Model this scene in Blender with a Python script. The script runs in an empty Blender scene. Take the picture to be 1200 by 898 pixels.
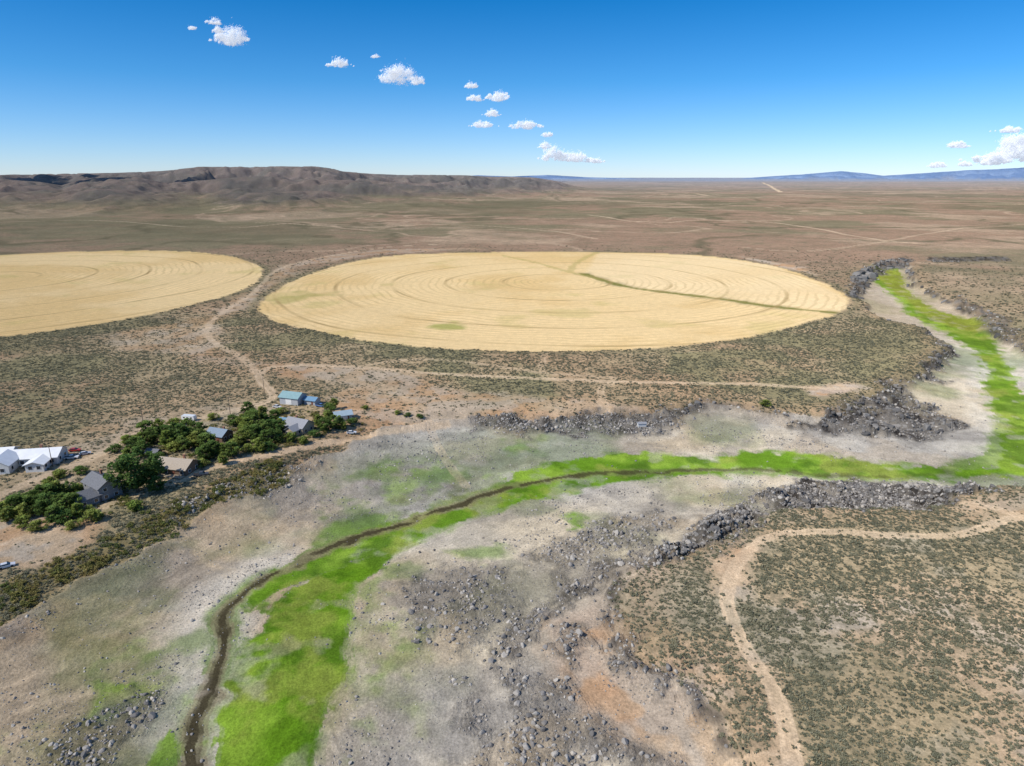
import bpy, math, random, time
import numpy as np
from mathutils import Vector, Matrix
T0 = time.time()
scene = bpy.context.scene
CAMZ = 120.0
PITCH = math.radians(16.83)
cp, sp = math.cos(PITCH), math.sin(PITCH)
COL = scene.collection
random.seed(4)
R = np.random.RandomState(7)

# ------------------------------------------------------------------ helpers
def lin(r, g, b, k=0.92):
    o = []
    for c in (r, g, b):
        c /= 255.0
        o.append((c / 12.92 if c <= 0.04045 else ((c + 0.055) / 1.055) ** 2.4) * k)
    return np.array(o)

def S(pts, z=0.0):
    """bearing measurements of a feature -> ground coordinates at elevation z"""
    out = []
    for (u, v) in pts:
        a = (u - 600) / 800.0
        b = (449 - v) / 800.0
        d = np.array([a, cp + b * sp, -sp + b * cp])
        t = (z - CAMZ) / d[2]
        out.append((d[0] * t, d[1] * t))
    return np.array(out)

def sst(a, b, x):
    t = np.clip((x - a) / (b - a), 0, 1)
    return t * t * (3 - 2 * t)

_tabs = {}
def vnoise(x, y, seed):
    if seed not in _tabs:
        _tabs[seed] = np.random.RandomState(seed).rand(256, 256).astype(np.float32)
    T = _tabs[seed]
    xf = np.floor(x); yf = np.floor(y)
    xi = xf.astype(np.int32) & 255; yi = yf.astype(np.int32) & 255
    fx = x - xf; fy = y - yf
    fx = fx * fx * (3 - 2 * fx); fy = fy * fy * (3 - 2 * fy)
    x1 = (xi + 1) & 255; y1 = (yi + 1) & 255
    return (T[xi, yi] * (1 - fx) + T[x1, yi] * fx) * (1 - fy) + (T[xi, y1] * (1 - fx) + T[x1, y1] * fx) * fy

def fbm(x, y, size, octv=4, seed=1, gain=0.5):
    a = 1.0; s = 0.0; n = 0.0
    X = x / size; Y = y / size
    for i in range(octv):
        s = s + a * vnoise(X, Y, seed * 17 + i); n += a
        a *= gain
        X, Y = (X * 0.8 - Y * 0.6) * 2.03 + 11.3, (X * 0.6 + Y * 0.8) * 2.03 + 5.7
    return s / n

def segdist(x, y, pts, closed):
    d = np.full(x.shape, 1e18)
    n = len(pts)
    for i in range(n if closed else n - 1):
        ax, ay = pts[i]; bx, by = pts[(i + 1) % n]
        ex, ey = bx - ax, by - ay
        L = ex * ex + ey * ey + 1e-9
        t = np.clip(((x - ax) * ex + (y - ay) * ey) / L, 0, 1)
        q = (x - ax - t * ex) ** 2 + (y - ay - t * ey) ** 2
        d = np.minimum(d, q)
    return np.sqrt(d)

def polyd(x, y, pts, M=60.0):
    out = np.full(x.shape, -M)
    mn = pts.min(0) - M; mx = pts.max(0) + M
    k = (x > mn[0]) & (x < mx[0]) & (y > mn[1]) & (y < mx[1])
    if not k.any():
        return out
    xs = x[k]; ys = y[k]
    d = segdist(xs, ys, pts, True)
    ins = np.zeros(xs.shape, bool)
    n = len(pts)
    for i in range(n):
        ax, ay = pts[i]; bx, by = pts[(i + 1) % n]
        c = ((ay > ys) != (by > ys))
        with np.errstate(all='ignore'):
            c &= xs < (bx - ax) * (ys - ay) / (by - ay + 1e-12) + ax
        ins ^= c
    out[k] = np.where(ins, d, -d)
    return np.maximum(out, -M)

def lined(x, y, pts, M=60.0):
    out = np.full(x.shape, M)
    mn = pts.min(0) - M; mx = pts.max(0) + M
    k = (x > mn[0]) & (x < mx[0]) & (y > mn[1]) & (y < mx[1])
    if k.any():
        out[k] = np.minimum(segdist(x[k], y[k], pts, False), M)
    return out

def smoothline(P, it=1):
    P = np.array(P, float)
    for _ in range(it):
        Q = [P[0]]
        for i in range(len(P) - 1):
            Q.append(P[i] * .75 + P[i + 1] * .25); Q.append(P[i] * .25 + P[i + 1] * .75)
        Q.append(P[-1]); P = np.array(Q)
    return P

def smoothpoly(P, it=1):
    P = np.array(P, float)
    for _ in range(it):
        Q = []
        n = len(P)
        for i in range(n):
            a = P[i]; b = P[(i + 1) % n]
            Q.append(a * .75 + b * .25); Q.append(a * .25 + b * .75)
        P = np.array(Q)
    return P

PZ = 6.0
# ------------------------------------------------------------------ surveyed features
BED = S([(-300, 860), (-60, 775), (0, 748), (60, 705), (130, 665), (210, 622), (270, 588), (340, 556), (400, 530),
         (440, 512), (500, 493), (545, 490), (600, 497), (680, 490), (760, 487), (830, 480), (900, 486), (955, 490),
         (1000, 484), (1040, 462), (1070, 448), (1100, 430), (1112, 405), (1080, 385), (1030, 375), (1004, 352),
         (1008, 328), (1030, 312), (1062, 308), (1075, 335), (1125, 362), (1168, 390), (1210, 415), (1330, 430), (1330, 565),
         (1200, 566), (1130, 574), (1100, 592), (1050, 602), (980, 606), (920, 602), (884, 612), (850, 634),
         (790, 655), (742, 668), (716, 700), (722, 745), (740, 785), (765, 800), (805, 808), (835, 850), (850, 898),
         (860, 1150), (-300, 1150)], 3.0)
FIELD_R = smoothpoly(S([(300, 364), (308, 350), (345, 327), (400, 309), (450, 300), (520, 296.5), (620, 295), (720, 295.5), (800, 298), (860, 303),
             (910, 312), (950, 325), (980, 339), (998, 352), (992, 362), (970, 372), (930, 383), (880, 395),
             (820, 404), (740, 410.5), (650, 413), (560, 411), (480, 406), (410, 397), (350, 385), (315, 374)], PZ))
FIELD_L = smoothpoly(S([(-420, 335), (-250, 312), (-100, 302), (0, 299), (70, 295.5), (150, 293.5), (220, 294.5), (270, 300), (300, 309), (311, 319),
             (300, 332), (280, 342), (240, 354), (180, 368), (100, 382), (40, 391), (0, 396), (-120, 402), (-260, 400), (-400, 375)], PZ))
CR = (FIELD_R.max(0) + FIELD_R.min(0)) / 2
CL = (FIELD_L.max(0) + FIELD_L.min(0)) / 2
DITCH = smoothline(S([(684, 321), (700, 327), (740, 338), (800, 345), (850, 351), (900, 359), (950, 364), (990, 368)], PZ), 2)
DITCH2 = smoothline(S([(668, 320), (672, 310), (690, 300), (700, 296)], PZ))
DITCH3 = smoothline(S([(590, 300), (630, 308), (655, 316), (700, 327)], PZ))

GREEN = [  # polygon, intensity
    (S([(240, 905), (256, 840), (270, 790), (296, 738), (326, 702), (370, 665), (425, 644), (488, 626), (458, 660), (432, 690),
        (418, 740), (410, 800), (392, 850), (362, 905), (350, 1000), (222, 1000)], 0.8), 1.0, 3),
    (S([(325, 664), (400, 634), (460, 612), (540, 588), (600, 570), (660, 557), (720, 550), (790, 549), (850, 549), (850, 558),
        (790, 561), (700, 572), (625, 587), (560, 606), (500, 630), (440, 654), (380, 675), (340, 694), (300, 718), (292, 704)], 0.6), 0.98, 2.5),
    (S([(556, 578), (600, 554), (650, 540), (710, 529), (775, 529), (830, 534), (870, 528), (950, 529), (1010, 537), (1060, 544), (1120, 548), (1124, 560),
        (1050, 562), (970, 559), (900, 553), (845, 550), (790, 555), (700, 564), (620, 577), (580, 590)], 0.6), 0.98, 3),
    (S([(1090, 562), (1110, 549), (1146, 543), (1164, 520), (1164, 492), (1150, 462), (1154, 432), (1140, 410), (1102, 389), (1066, 369), (1044, 347),
        (1015, 322), (1018, 314), (1056, 314), (1066, 340), (1098, 363), (1154, 378), (1172, 393), (1178, 412), (1194, 440), (1210, 462), (1320, 490), (1320, 555), (1200, 557), (1150, 564)], 0.8), .98, 5),
    (S([(150, 905), (178, 865), (205, 832), (222, 850), (226, 905), (220, 980), (140, 980)], 0.8), 0.9, 2),
    (S([(80, 850), (100, 800), (160, 785), (205, 790), (170, 815), (120, 850)], 1.2), 0.75, 4),
    (S([(70, 790), (140, 760), (200, 735), (250, 712), (258, 740), (190, 765), (120, 790)], 1.2), 0.6, 5),
    (S([(380, 565), (450, 535), (520, 540), (570, 556), (500, 585), (430, 605), (360, 615)], 1.5), 0.55, 7),
    (S([(330, 645), (400, 598), (470, 588), (550, 572), (560, 580), (500, 602), (430, 628), (350, 660)], 1.2), 0.65, 4),
    (S([(655, 603), (672, 598), (686, 606), (684, 622), (664, 622)], 1.5), 0.9, 2),
    (S([(520, 640), (580, 630), (600, 645), (560, 660)], 1.5), 0.6, 4),
    (S([(440, 750), (470, 715), (510, 730), (505, 770), (460, 800), (440, 870), (405, 890)], 1.5), 0.55, 5),
    (S([(585, 520), (640, 512), (640, 530), (600, 532)], 2), 0.5, 5),
    (S([(455, 820), (500, 800), (515, 890), (470, 905)], 2), 0.45, 5),
    (S([(415, 690), (450, 655), (520, 635), (500, 665), (450, 700), (425, 760)], 2), 0.5, 4),
    (S([(-40, 860), (30, 850), (60, 870), (40, 905), (-40, 920)], 2), 0.45, 5),
]
OLIVE = S([(1014, 318), (1064, 316), (1080, 345), (1110, 360), (1160, 374), (1172, 394), (1130, 388), (1090, 376), (1056, 352)], 1)
STREAM = smoothline(S([(215, 1000), (228, 898), (242, 840), (262, 775), (262, 722), (290, 696), (330, 668), (362, 650), (400, 637), (450, 622),
                       (500, 604), (560, 584), (640, 561), (700, 556), (770, 554), (850, 549), (920, 553), (1000, 558), (1080, 560), (1130, 552), (1160, 535),
                       (1178, 510), (1180, 488), (1172, 462), (1170, 435), (1150, 408), (1110, 388), (1072, 368), (1052, 345), (1035, 322)], 0))
ROCK = [
    (S([(735, 668), (760, 645), (790, 630), (830, 604), (870, 586), (896, 598), (890, 620), (850, 644), (800, 662), (770, 672)], 3.5), 1.0),
    (S([(888, 578), (940, 556), (1000, 554), (1060, 561), (1130, 567), (1158, 577), (1110, 595), (1060, 606), (980, 609), (920, 606), (892, 596)], 3), 1.0),
    (S([(584, 725), (640, 690), (700, 664), (745, 648), (745, 668), (690, 692), (645, 712), (618, 742), (612, 790), (626, 840), (655, 866), (705, 905),
        (640, 905), (600, 870), (580, 820), (576, 760)], 2), .62),
    (S([(622, 800), (668, 800), (690, 840), (760, 880), (800, 905), (650, 905)], 2), .52),
    (S([(650, 740), (688, 738), (696, 760), (664, 776), (642, 768)], 2), .78),
    (S([(716, 745), (726, 742), (740, 775), (760, 792), (784, 796), (780, 806), (745, 803), (722, 785)], 3), .7),
    (S([(540, 490), (600, 495), (680, 487), (760, 485), (830, 478), (835, 488), (790, 499), (700, 507), (620, 509), (550, 504)], 3), .8),
    (S([(955, 486), (1010, 474), (1036, 452), (1062, 448), (1062, 466), (1092, 474), (1130, 490), (1100, 506), (1040, 510), (980, 506), (930, 500)], 2.5), .9),
    (S([(1072, 446), (1096, 424), (1110, 403), (1118, 408), (1114, 428), (1092, 446)], 3), .9),
    (S([(990, 350), (1000, 325), (1026, 308), (1064, 302.5), (1064, 311), (1036, 317), (1017, 330), (1006, 352)], 4), 1.0),
    (S([(1086, 302), (1180, 300.5), (1182, 307), (1090, 308.5)], 5), 1.0),
    (S([(1120, 348), (1170, 374), (1200, 396), (1198, 404), (1160, 384), (1118, 356)], 4), .8),
    (S([(50, 880), (95, 830), (150, 800), (192, 790), (204, 808), (165, 840), (125, 880), (90, 930), (40, 930)], 2), .55),
    (S([(180, 608), (260, 572), (340, 546), (385, 532), (372, 546), (290, 580), (210, 614)], 4), .7),
    (S([(520, 800), (560, 825), (590, 870), (600, 905), (560, 905), (525, 850)], 2), .52),
    (S([(370, 598), (420, 590), (470, 570), (550, 560), (560, 572), (480, 592), (400, 612)], 2), .3),
    (S([(470, 690), (520, 655), (600, 660), (610, 720), (550, 770), (485, 750)], 2), .42),
    (S([(610, 650), (690, 612), (760, 596), (800, 606), (745, 645), (650, 675)], 2), .5),
]
ORANGE = [
    (S([(700, 700), (722, 745), (722, 790), (800, 808), (840, 850), (850, 905), (760, 905), (705, 850), (650, 800), (625, 765), (640, 722)], 2), .9, 4),
    (S([(405, 452), (470, 462), (530, 478), (545, 492), (500, 496), (440, 505), (420, 490), (380, 470)], 5), .7, 6),
    (S([(-60, 618), (60, 602), (130, 612), (100, 640), (40, 670), (-60, 690)], 5), .9, 4),
    (S([(825, 655), (880, 632), (920, 622), (900, 640), (868, 672), (858, 700), (838, 700)], PZ), .9, 3),
    (S([(940, 452), (985, 446), (1005, 452), (1000, 466), (950, 468)], PZ), 1.0, 3),
    (S([(110, 395), (190, 380), (250, 368), (300, 340), (330, 310), (350, 316), (310, 345), (262, 380), (262, 420), (300, 440), (240, 420), (150, 410)], PZ), .6, 10),
    (S([(860, 300), (940, 312), (950, 322), (905, 310)], PZ), .9, 5),
    (S([(380, 300), (450, 292), (560, 291), (450, 298), (380, 308), (310, 318)], PZ), .6, 8),
    (S([(300, 425), (400, 428), (480, 440), (560, 460), (700, 470), (760, 478), (700, 486), (600, 490), (500, 486), (420, 460), (330, 440)], PZ), .7, 6),
    (S([(100, 500), (200, 480), (300, 470), (330, 480), (250, 500), (150, 530), (60, 570), (0, 590), (0, 570)], PZ), .5, 6),
    (S([(1120, 590), (1210, 570), (1210, 612), (1150, 618), (1110, 610)], PZ), .6, 5),
]
ROADS = [
    (smoothline(S([(936, 1000), (930, 898), (924, 850), (905, 805), (872, 762), (853, 722), (848, 690), (862, 660), (900, 627), (960, 622), (1040, 628), (1120, 630), (1170, 612), (1200, 606), (1300, 600)], PZ), 2), 1.15, .9),
    (smoothline(S([(1200, 606), (1165, 596), (1130, 590)], PZ)), 1.2, .7),
    (smoothline(S([(800, 898), (850, 885), (930, 893)], PZ)), 1.6, .6),
    (smoothline(S([(-60, 600), (0, 576), (70, 550), (130, 527), (150, 506), (230, 492), (300, 475), (322, 466), (308, 448), (300, 438), (330, 428), (420, 430), (520, 440), (640, 444), (760, 450), (860, 450), (960, 455), (1000, 455)], PZ)), 1.8, .8),
    (smoothline(S([(300, 438), (285, 420), (250, 402), (238, 385), (262, 365), (300, 343), (318, 318), (345, 308), (440, 290), (520, 286)], PZ)), 2.2, .5),
    (smoothline(S([(420, 430), (480, 420), (540, 423), (620, 436), (720, 444)], PZ)), 1.6, .5),
    (smoothline(S([(640, 444), (632, 425), (640, 413)], PZ)), 1.6, .4),
    (smoothline(S([(700, 470), (712, 480), (700, 455), (720, 448)], PZ)), 1.6, .5),
    (smoothline(S([(505, 505), (512, 520), (530, 548), (545, 565)], 2)), 1.0, .4),
    (smoothline(S([(190, 565), (250, 548), (330, 530), (400, 512), (470, 500), (520, 490)], PZ)), 2.2, .6),
    (smoothline(S([(0, 640), (80, 610), (160, 578), (240, 552)], PZ)), 1.8, .6),
    (smoothline(S([(690, 252), (760, 262), (850, 256), (930, 262), (1020, 280), (1080, 285)], PZ)), 5, .5),
    (smoothline(S([(893, 214), (905, 219), (915, 226)], PZ)), 16, .8),
    (smoothline(S([(790, 226), (850, 232), (960, 236), (1200, 240)], PZ)), 12, .35),
    (smoothline(S([(300, 262), (420, 268), (520, 262), (640, 268), (700, 280)], PZ)), 5, .4),
    (smoothline(S([(870, 290), (930, 296), (1000, 290), (1100, 270), (1200, 262)], PZ)), 4, .35),
    (smoothline(S([(0, 262), (120, 258), (260, 270), (360, 262)], PZ)), 5, .35),
    (smoothline(S([(560, 236), (680, 232), (760, 240), (900, 238)], PZ)), 9, .35),
]
RIMBUSH = smoothline(S([(-80, 770), (0, 722), (60, 680), (120, 648), (180, 622), (240, 590), (290, 566), (330, 550)], 4))

def crest(prof, Y):
    a = np.array(prof, float)
    return (a[:, 0] - 600) / 836 * Y, CAMZ + Y * (207 - a[:, 1]) / 873
MX, MZ = crest([(-700, 214), (-300, 208), (-100, 206), (0, 206), (60, 204.5), (130, 203), (190, 201), (240, 196), (300, 195), (385, 196), (402, 201), (440, 203), (500, 204.5), (560, 206.5), (625, 208), (650, 212), (700, 220)], 6500)
NX, NZ = crest([(-700, 222), (-100, 214), (0, 210), (45, 213), (70, 218), (100, 209), (160, 208), (190, 215), (215, 213), (300, 207), (380, 210), (440, 212), (480, 217), (520, 220), (600, 221), (680, 226)], 4700)
OX, OZ = crest([(-600, 238), (0, 226), (60, 228), (110, 221), (160, 225), (230, 232), (280, 221), (330, 225), (380, 224), (440, 232), (500, 232), (560, 236)], 3300)
BX, BZ = crest([(380, 213), (520, 208), (560, 205.5), (600, 207), (640, 205), (690, 208), (740, 209.5), (800, 213)], 24000)
CX, CZ = crest([(820, 213), (865, 210), (900, 207), (940, 204.5), (985, 201), (1010, 203), (1035, 206), (1070, 204), (1100, 202), (1130, 200), (1160, 199), (1200, 197), (1300, 199), (1500, 204), (1900, 210)], 27000)

C = dict(
    bed=lin(210, 194, 166), bedb=lin(186, 162, 130), bedg=lin(192, 184, 170), mud=lin(224, 214, 194),
    soil=lin(204, 178, 146), soilr=lin(190, 156, 122), plain=lin(186, 164, 128), plaino=lin(150, 142, 104), road=lin(220, 194, 160),
    farr=lin(166, 136, 112), faro=lin(136, 126, 98), farp=lin(190, 162, 134), wheat=lin(238, 207, 152), wheat2=lin(222, 186, 124),
    green=lin(106, 144, 34), green2=lin(142, 172, 58), green3=lin(78, 114, 28), olive=lin(152, 146, 62), rock=lin(142, 135, 126), rockd=lin(80, 75, 70), rockb=lin(162, 146, 122),
    stream=lin(72, 64, 46), hill=lin(124, 104, 92), hillo=lin(90, 84, 76), blue=lin(148, 168, 194), haze_blue_deep=lin(114, 138, 172), haze=lin(178, 170, 170))

def mix(a, b, m):
    m = np.clip(m, 0, 1)[:, None]
    return a * (1 - m) + b * m

def evaluate(x, y, full=True):
    x = np.asarray(x, float); y = np.asarray(y, float)
    r = np.hypot(x, y)
    n20 = fbm(x, y, 22, 4, 2); n20b = fbm(x, y, 22, 4, 3)
    n4 = fbm(x, y, 5, 3, 4); n4b = fbm(x, y, 5, 3, 5)
    amp = np.clip(r / 40, 5, 9)
    wx = x + (n20 - .5) * amp * 2.4 + (n4 - .5) * 3
    wy = y + (n20b - .5) * amp * 2.4 + (n4b - .5) * 3
    gx = x + (n20 - .5) * 8 + (n4 - .5) * 3; gy = y + (n20b - .5) * 8 + (n4b - .5) * 3
    n80 = fbm(x, y, 90, 4, 6); n400 = fbm(x, y, 420, 5, 8); n1500 = fbm(x, y, 1500, 5, 9)
    bed = polyd(wx, wy, BED, 60)
    inb = sst(-1.5, 1.5, bed)
    w = 4.5 + 26 * sst(-10, -70, x) * sst(420, 250, y) + 9 * sst(.44, .60, fbm(x, y, 34, 3, 14))
    tcl = (bed + w * .6) / (w * 1.2)
    plate = 1 - sst(0, 1, tcl)
    steep = plate * (1 - plate) * 4 * sst(14, 6, w)
    ds = lined(x + (n20 - .5) * 8 + (n4 - .5) * 2, y + (n20b - .5) * 8 + (n4b - .5) * 2, STREAM, 80)
    field = np.maximum(polyd(x, y, FIELD_R, 30), polyd(x, y, FIELD_L, 30))
    fm = sst(-1.5, 1.5, field + (n4 - .5) * 3 + (n20 - .5) * 5)
    rock = np.zeros_like(x)
    for P, s in ROCK:
        d = polyd(wx, wy, P, 12)
        rock = np.maximum(rock, sst(-3, 3, d + (n4b - .5) * 8) * s)
    rim = np.exp(-((bed + .5) / 3.0) ** 2) * sst(-60, 60, x) * sst(.40, .54, n20)
    rock = np.maximum(rock, rim * .75)
    nearf = sst(1400, 800, r)
    rg = np.abs(fbm(x, y, 7, 4, 12) - .5) * 2
    h = PZ * plate
    h = h + inb * 2.2 * sst(4, 75, ds) + inb * (n20 - .5) * 2.8 * sst(2, 20, ds)
    h = h - 1.2 * np.exp(-(ds / 1.6) ** 2)
    h = h + (1 - inb) * (1 - fm) * ((n80 - .5) * 3.0 * sst(0, 40, -bed) * nearf + (n400 - .5) * 14 * sst(900, 2200, r))
    blk = np.floor(fbm(x + n4 * 3, y, 10, 2, 13) * 8) / 8
    h = h + rock * ((1 - rg) * 2.0 - 1.1 + (blk - .40) * (3.5 + 8.0 * sst(.7, 1, rock))) * sst(1300, 500, r)
    h = h + (n4 - .5) * .5 * (1 - fm) * nearf
    h = h + (n1500 - .5) * 26 * sst(1800, 5000, y)
    rid = 1 - np.abs(fbm(x, y, 900, 5, 21) * 2 - 1)
    rid2 = 1 - np.abs(fbm(x, y, 520, 5, 22, .5) * 2 - 1)
    m1 = np.interp(x * 6500 / np.maximum(y, 3000), MX, MZ)
    hm = (m1 - 12) * sst(4700, 6500, y + (rid2 - .7) * 2000) * sst(13000, 9000, y)
    m2 = np.interp(x * 4700 / np.maximum(y, 2500), NX, NZ)
    hn = np.maximum(m2 - 6, 0) * sst(3550, 4750, y + (rid2 - .7) * 1500) * (1 - .45 * sst(4800, 5500, y))
    m3 = np.interp(x * 3300 / np.maximum(y, 2000), OX, OZ)
    ho = np.maximum(m3 - 6, 0) * sst(2300, 3350, y + (rid2 - .7) * 1300) * (1 - .6 * sst(3400, 4200, y))
    leftm = sst(850, 0, x)
    hills = np.maximum(np.maximum(hm * sst(900, 350, x), hn * leftm), ho * leftm)
    hills = hills * (y > 2000)
    gul = np.abs(fbm(x, y, 340, 5, 24, .55) * 2 - 1)
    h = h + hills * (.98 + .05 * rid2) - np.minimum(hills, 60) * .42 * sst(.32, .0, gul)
    b1 = np.interp(x * 24000 / np.maximum(y, 9000), BX, BZ, 0, 0)
    b2 = np.interp(x * 27000 / np.maximum(y, 9000), CX, CZ, 0, 0)
    hb = np.maximum(b1, 0) * sst(20500, 24000, y) * sst(34000, 28000, y)
    hc = np.maximum(b2, 0) * sst(22500, 27000, y + (rid - .5) * 2500) * sst(40000, 33000, y)
    far = np.maximum(hb, hc) * (.93 + .08 * rid)
    h = np.maximum(h, far)
    if not full:
        return h
    N = len(x)
    one = np.ones((N, 3))
    near_soil = mix(one * C['plain'], one * C['soilr'], sst(.45, .7, n80) * .8)
    near_soil = mix(near_soil, one * C['plaino'], sst(.44, .58, fbm(x, y, 60, 5, 31)) * .8 * sst(150, 330, r))
    mesa = sst(0, 40, x) * sst(330, 240, y)
    near_soil = mix(near_soil, one * C['soil'], mesa * .85)
    near_soil = mix(near_soil, one * C['bedg'], mesa * .55 * sst(.50, .64, fbm(x, y, 18, 4, 32)))
    near_soil = mix(near_soil, one * C['plaino'], mesa * .4 * sst(.46, .6, fbm(x, y, 40, 5, 36)))
    farc = mix(one * C['farr'], one * C['faro'], sst(.42, .62, fbm(x, y, 260, 6, 33, .6)) * .85)
    farc = mix(farc, one * C['farp'], sst(.54, .68, fbm(x, y, 340, 6, 34, .6)) * .8)
    farc = mix(farc, one * C['faro'] * .75, sst(.52, .62, fbm(x + 1000, y, 900, 6, 35, .62)) * .7)
    farc = mix(farc, one * C['faro'], sst(300, -1500, x) * .4)
    c = mix(near_soil, farc, sst(450, 1100, r))
    gl = np.abs(fbm(x, y, 500, 5, 37) - .5)
    c = mix(c, one * C['faro'] * .6, sst(.028, .0, gl) * .75 * sst(500, 1000, r))
    gl = np.abs(fbm(x, y, 700, 5, 38) - .5)
    c = mix(c, one * C['farp'] * 1.15, sst(.012, .0, gl) * .7 * sst(500, 1000, r))
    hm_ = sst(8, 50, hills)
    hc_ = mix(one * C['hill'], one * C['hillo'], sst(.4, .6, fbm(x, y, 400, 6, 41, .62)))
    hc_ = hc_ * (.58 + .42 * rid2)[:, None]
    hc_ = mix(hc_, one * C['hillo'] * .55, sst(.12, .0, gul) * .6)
    hc_ = mix(hc_, one * C['haze'], .14 + 0 * x)  # even share of haze painted into the hill colour
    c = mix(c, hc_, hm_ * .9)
    c = mix(c, one * C['haze'], sst(2200, 12000, y) * .6)  # distance haze painted into the ground colour
    c = mix(c, one * C['blue'], sst(12000, 22000, y) * .65)  # bluer haze painted onto the farthest plain
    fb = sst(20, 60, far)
    c = mix(c, mix(one * C['blue'], one * C['haze_blue_deep'], sst(.4, .95, rid)), fb)  # mountain base colour carries painted blue haze
    # reservoir bed
    left = sst(-30, -85, x) * sst(330, 200, y)
    bc = mix(one * C['bed'], one * C['bedg'], sst(.4, .62, n80))
    bc = mix(bc, one * C['bedb'], left * .7 + .35 * sst(.48, .62, n20))
    bc = mix(bc, one * C['rock'], .5 * sst(.46, .6, fbm(x, y, 26, 6, 45, .65)))
    terr = np.sin((bed + (n20 - .5) * 8 + .4 * ds) * 1.1) + .6 * np.sin((bed + (n20 - .5) * 6) * 2.7 + 1)
    bc = bc * (0.96 + .075 * terr * (.45 + 1.1 * left))[:, None]
    strk = np.sin(ds * 2.4 + (n20 - .5) * 9) * sst(10, 16, ds) * sst(48, 30, ds) * sst(260, 190, r)
    bc = bc * (1 + .08 * strk)[:, None]
    bc = mix(bc, one * C['mud'], sst(24, 7, ds) * .7 * sst(.35, .6, n20b))
    bc = mix(bc, one * C['mud'], sst(250, 330, x) * sst(300, 360, y) * .4)
    bc = mix(bc, one * C['green3'], sst(.44, .64, fbm(x, y, 35, 5, 44)) * .42 * sst(90, 20, ds))
    bc = mix(bc, one * C['bedb'] * .9, sst(560, 660, r) * .6)
    c = mix(c, bc, inb)
    c = mix(c, one * C['soilr'], np.exp(-((bed + 7) / 7) ** 2) * .4)
    om = np.zeros(N)
    for P, s, f in ORANGE:
        om = np.maximum(om, sst(-f, f, polyd(wx, wy, P, 20) + (n20b - .5) * 8) * s)
    so = mix(one * C['soil'], one * lin(196, 156, 118), sst(.35, .65, n20))
    so = mix(so, one * C['bedg'], .5 * sst(.46, .58, fbm(x, y, 12, 4, 46)))
    c = mix(c, so, om)
    patch = fbm(x, y, 9, 4, 50)
    gm = np.zeros(N)
    for P, s, f in GREEN:
        gm = np.maximum(gm, sst(-f * .6, f, polyd(gx, gy, P, 20) + (n4 - .5) * f * 2.2) * s)
    gm = np.maximum(gm, .75 * sst(7, 3, ds + (n4 - .5) * 4) * sst(110, 170, r))
    gm = gm * np.where(gm > .72, 1 - .36 * sst(.57, .72, patch), sst(.28, .55, patch))
    gc = mix(one * C['green'], one * C['green2'], sst(.4, .62, n20b))
    gc = mix(gc, one * C['green3'], sst(.46, .62, fbm(x, y, 14, 5, 52, .6)) * .75)
    gc = mix(gc, one * lin(164, 166, 80), sst(.54, .70, fbm(x, y, 20, 5, 53, .6)) * .5)
    gc = mix(gc, one * C['olive'], sst(0, 8, polyd(gx, gy, OLIVE, 20)) * .5 + .1 * sst(280, 420, r))
    c = mix(c, gc, gm)
    rc = mix(one * C['rock'], one * C['rockd'], sst(.35, .0, rg))
    rc = mix(rc, one * C['rockb'], sst(.48, .6, n20) * .7 * (rock < .8))
    rc = rc * (1 - .22 * sst(.7, 1, rock))[:, None]
    c = mix(c, rc, rock * (.65 + .5 * sst(.35, .6, n4)))
    c = mix(c, one * C['rockd'], steep * .75 * sst(-40, 40, x) * sst(.38, .52, n20 * .6 + n4 * .4))
    # fields
    fc = mix(one * C['wheat'], one * C['wheat2'], sst(.38, .66, fbm(x, y, 110, 6, 60, .6)) * .65)
    fc = mix(fc, one * lin(196, 180, 110), sst(.62, .78, fbm(x, y, 45, 5, 61)) * .4)
    q = S([(520, 382), (345, 350), (905, 330), (430, 318)], PZ)
    fc = mix(fc, one * lin(150, 158, 70), sst(12, 4, np.hypot((x - q[0, 0]) * .6, (y - q[0, 1]) * .5) + (n20 - .5) * 26) * .7)
    fc = mix(fc, one * lin(170, 162, 92), sst(34, 8, np.hypot((x - q[1, 0]), (y - q[1, 1]) * .7) + (n20 - .5) * 70) * .6)
    dd = lined(x, y, DITCH, 60)
    pale = sst(-4, 4, polyd(x, y, S([(700, 297), (800, 298), (910, 312), (998, 352), (990, 366), (850, 350), (740, 336), (686, 320)], PZ), 20))
    fc = mix(fc, one * lin(244, 218, 172), pale * .5)
    dd = dd + (n20 - .5) * 9
    fc = mix(fc, one * C['plaino'], sst(16, 6, dd) * .45 * sst(.4, .6, n20b))
    fc = mix(fc, one * lin(112, 116, 52), sst(6.5, 2.5, dd) * .85)
    dd2 = np.minimum(lined(x, y, DITCH2, 30), lined(x, y, DITCH3, 30)) + (n20 - .5) * 8
    fc = mix(fc, one * lin(170, 158, 88), sst(5, 2, dd2) * .45)
    c = mix(c, fc, fm)
    c = mix(c, one * C['plaino'] * .85, np.exp(-((field + 5) / 4) ** 2) * .5 * (1 - fm))
    rd = np.zeros(N)
    for P, wd, s in ROADS:
        d = lined(x + (n20 - .5) * 3, y + (n20b - .5) * 3, P, 30)
        k = sst(wd + .8, wd - .6, d + (n4 - .5) * 1.2) * s
        k = k * (1 - .45 * sst(.5, .1, d) * (wd < 2.2))
        rd = np.maximum(rd, k)
        om = np.maximum(om, s * .45 * sst(wd + 2.2, wd, d))
    c = mix(c, one * C['road'], rd)
    c = mix(c, one * C['bedb'] * .6, sst(3.6, 1.5, ds + (n4 - .5) * 4) * .65 * sst(330, 200, r))
    c = mix(c, one * C['stream'], sst(1.5, .6, ds + (n4 - .5) * 1.5) * .9 * sst(360, 240, r) * sst(.3, .42, patch))
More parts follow.
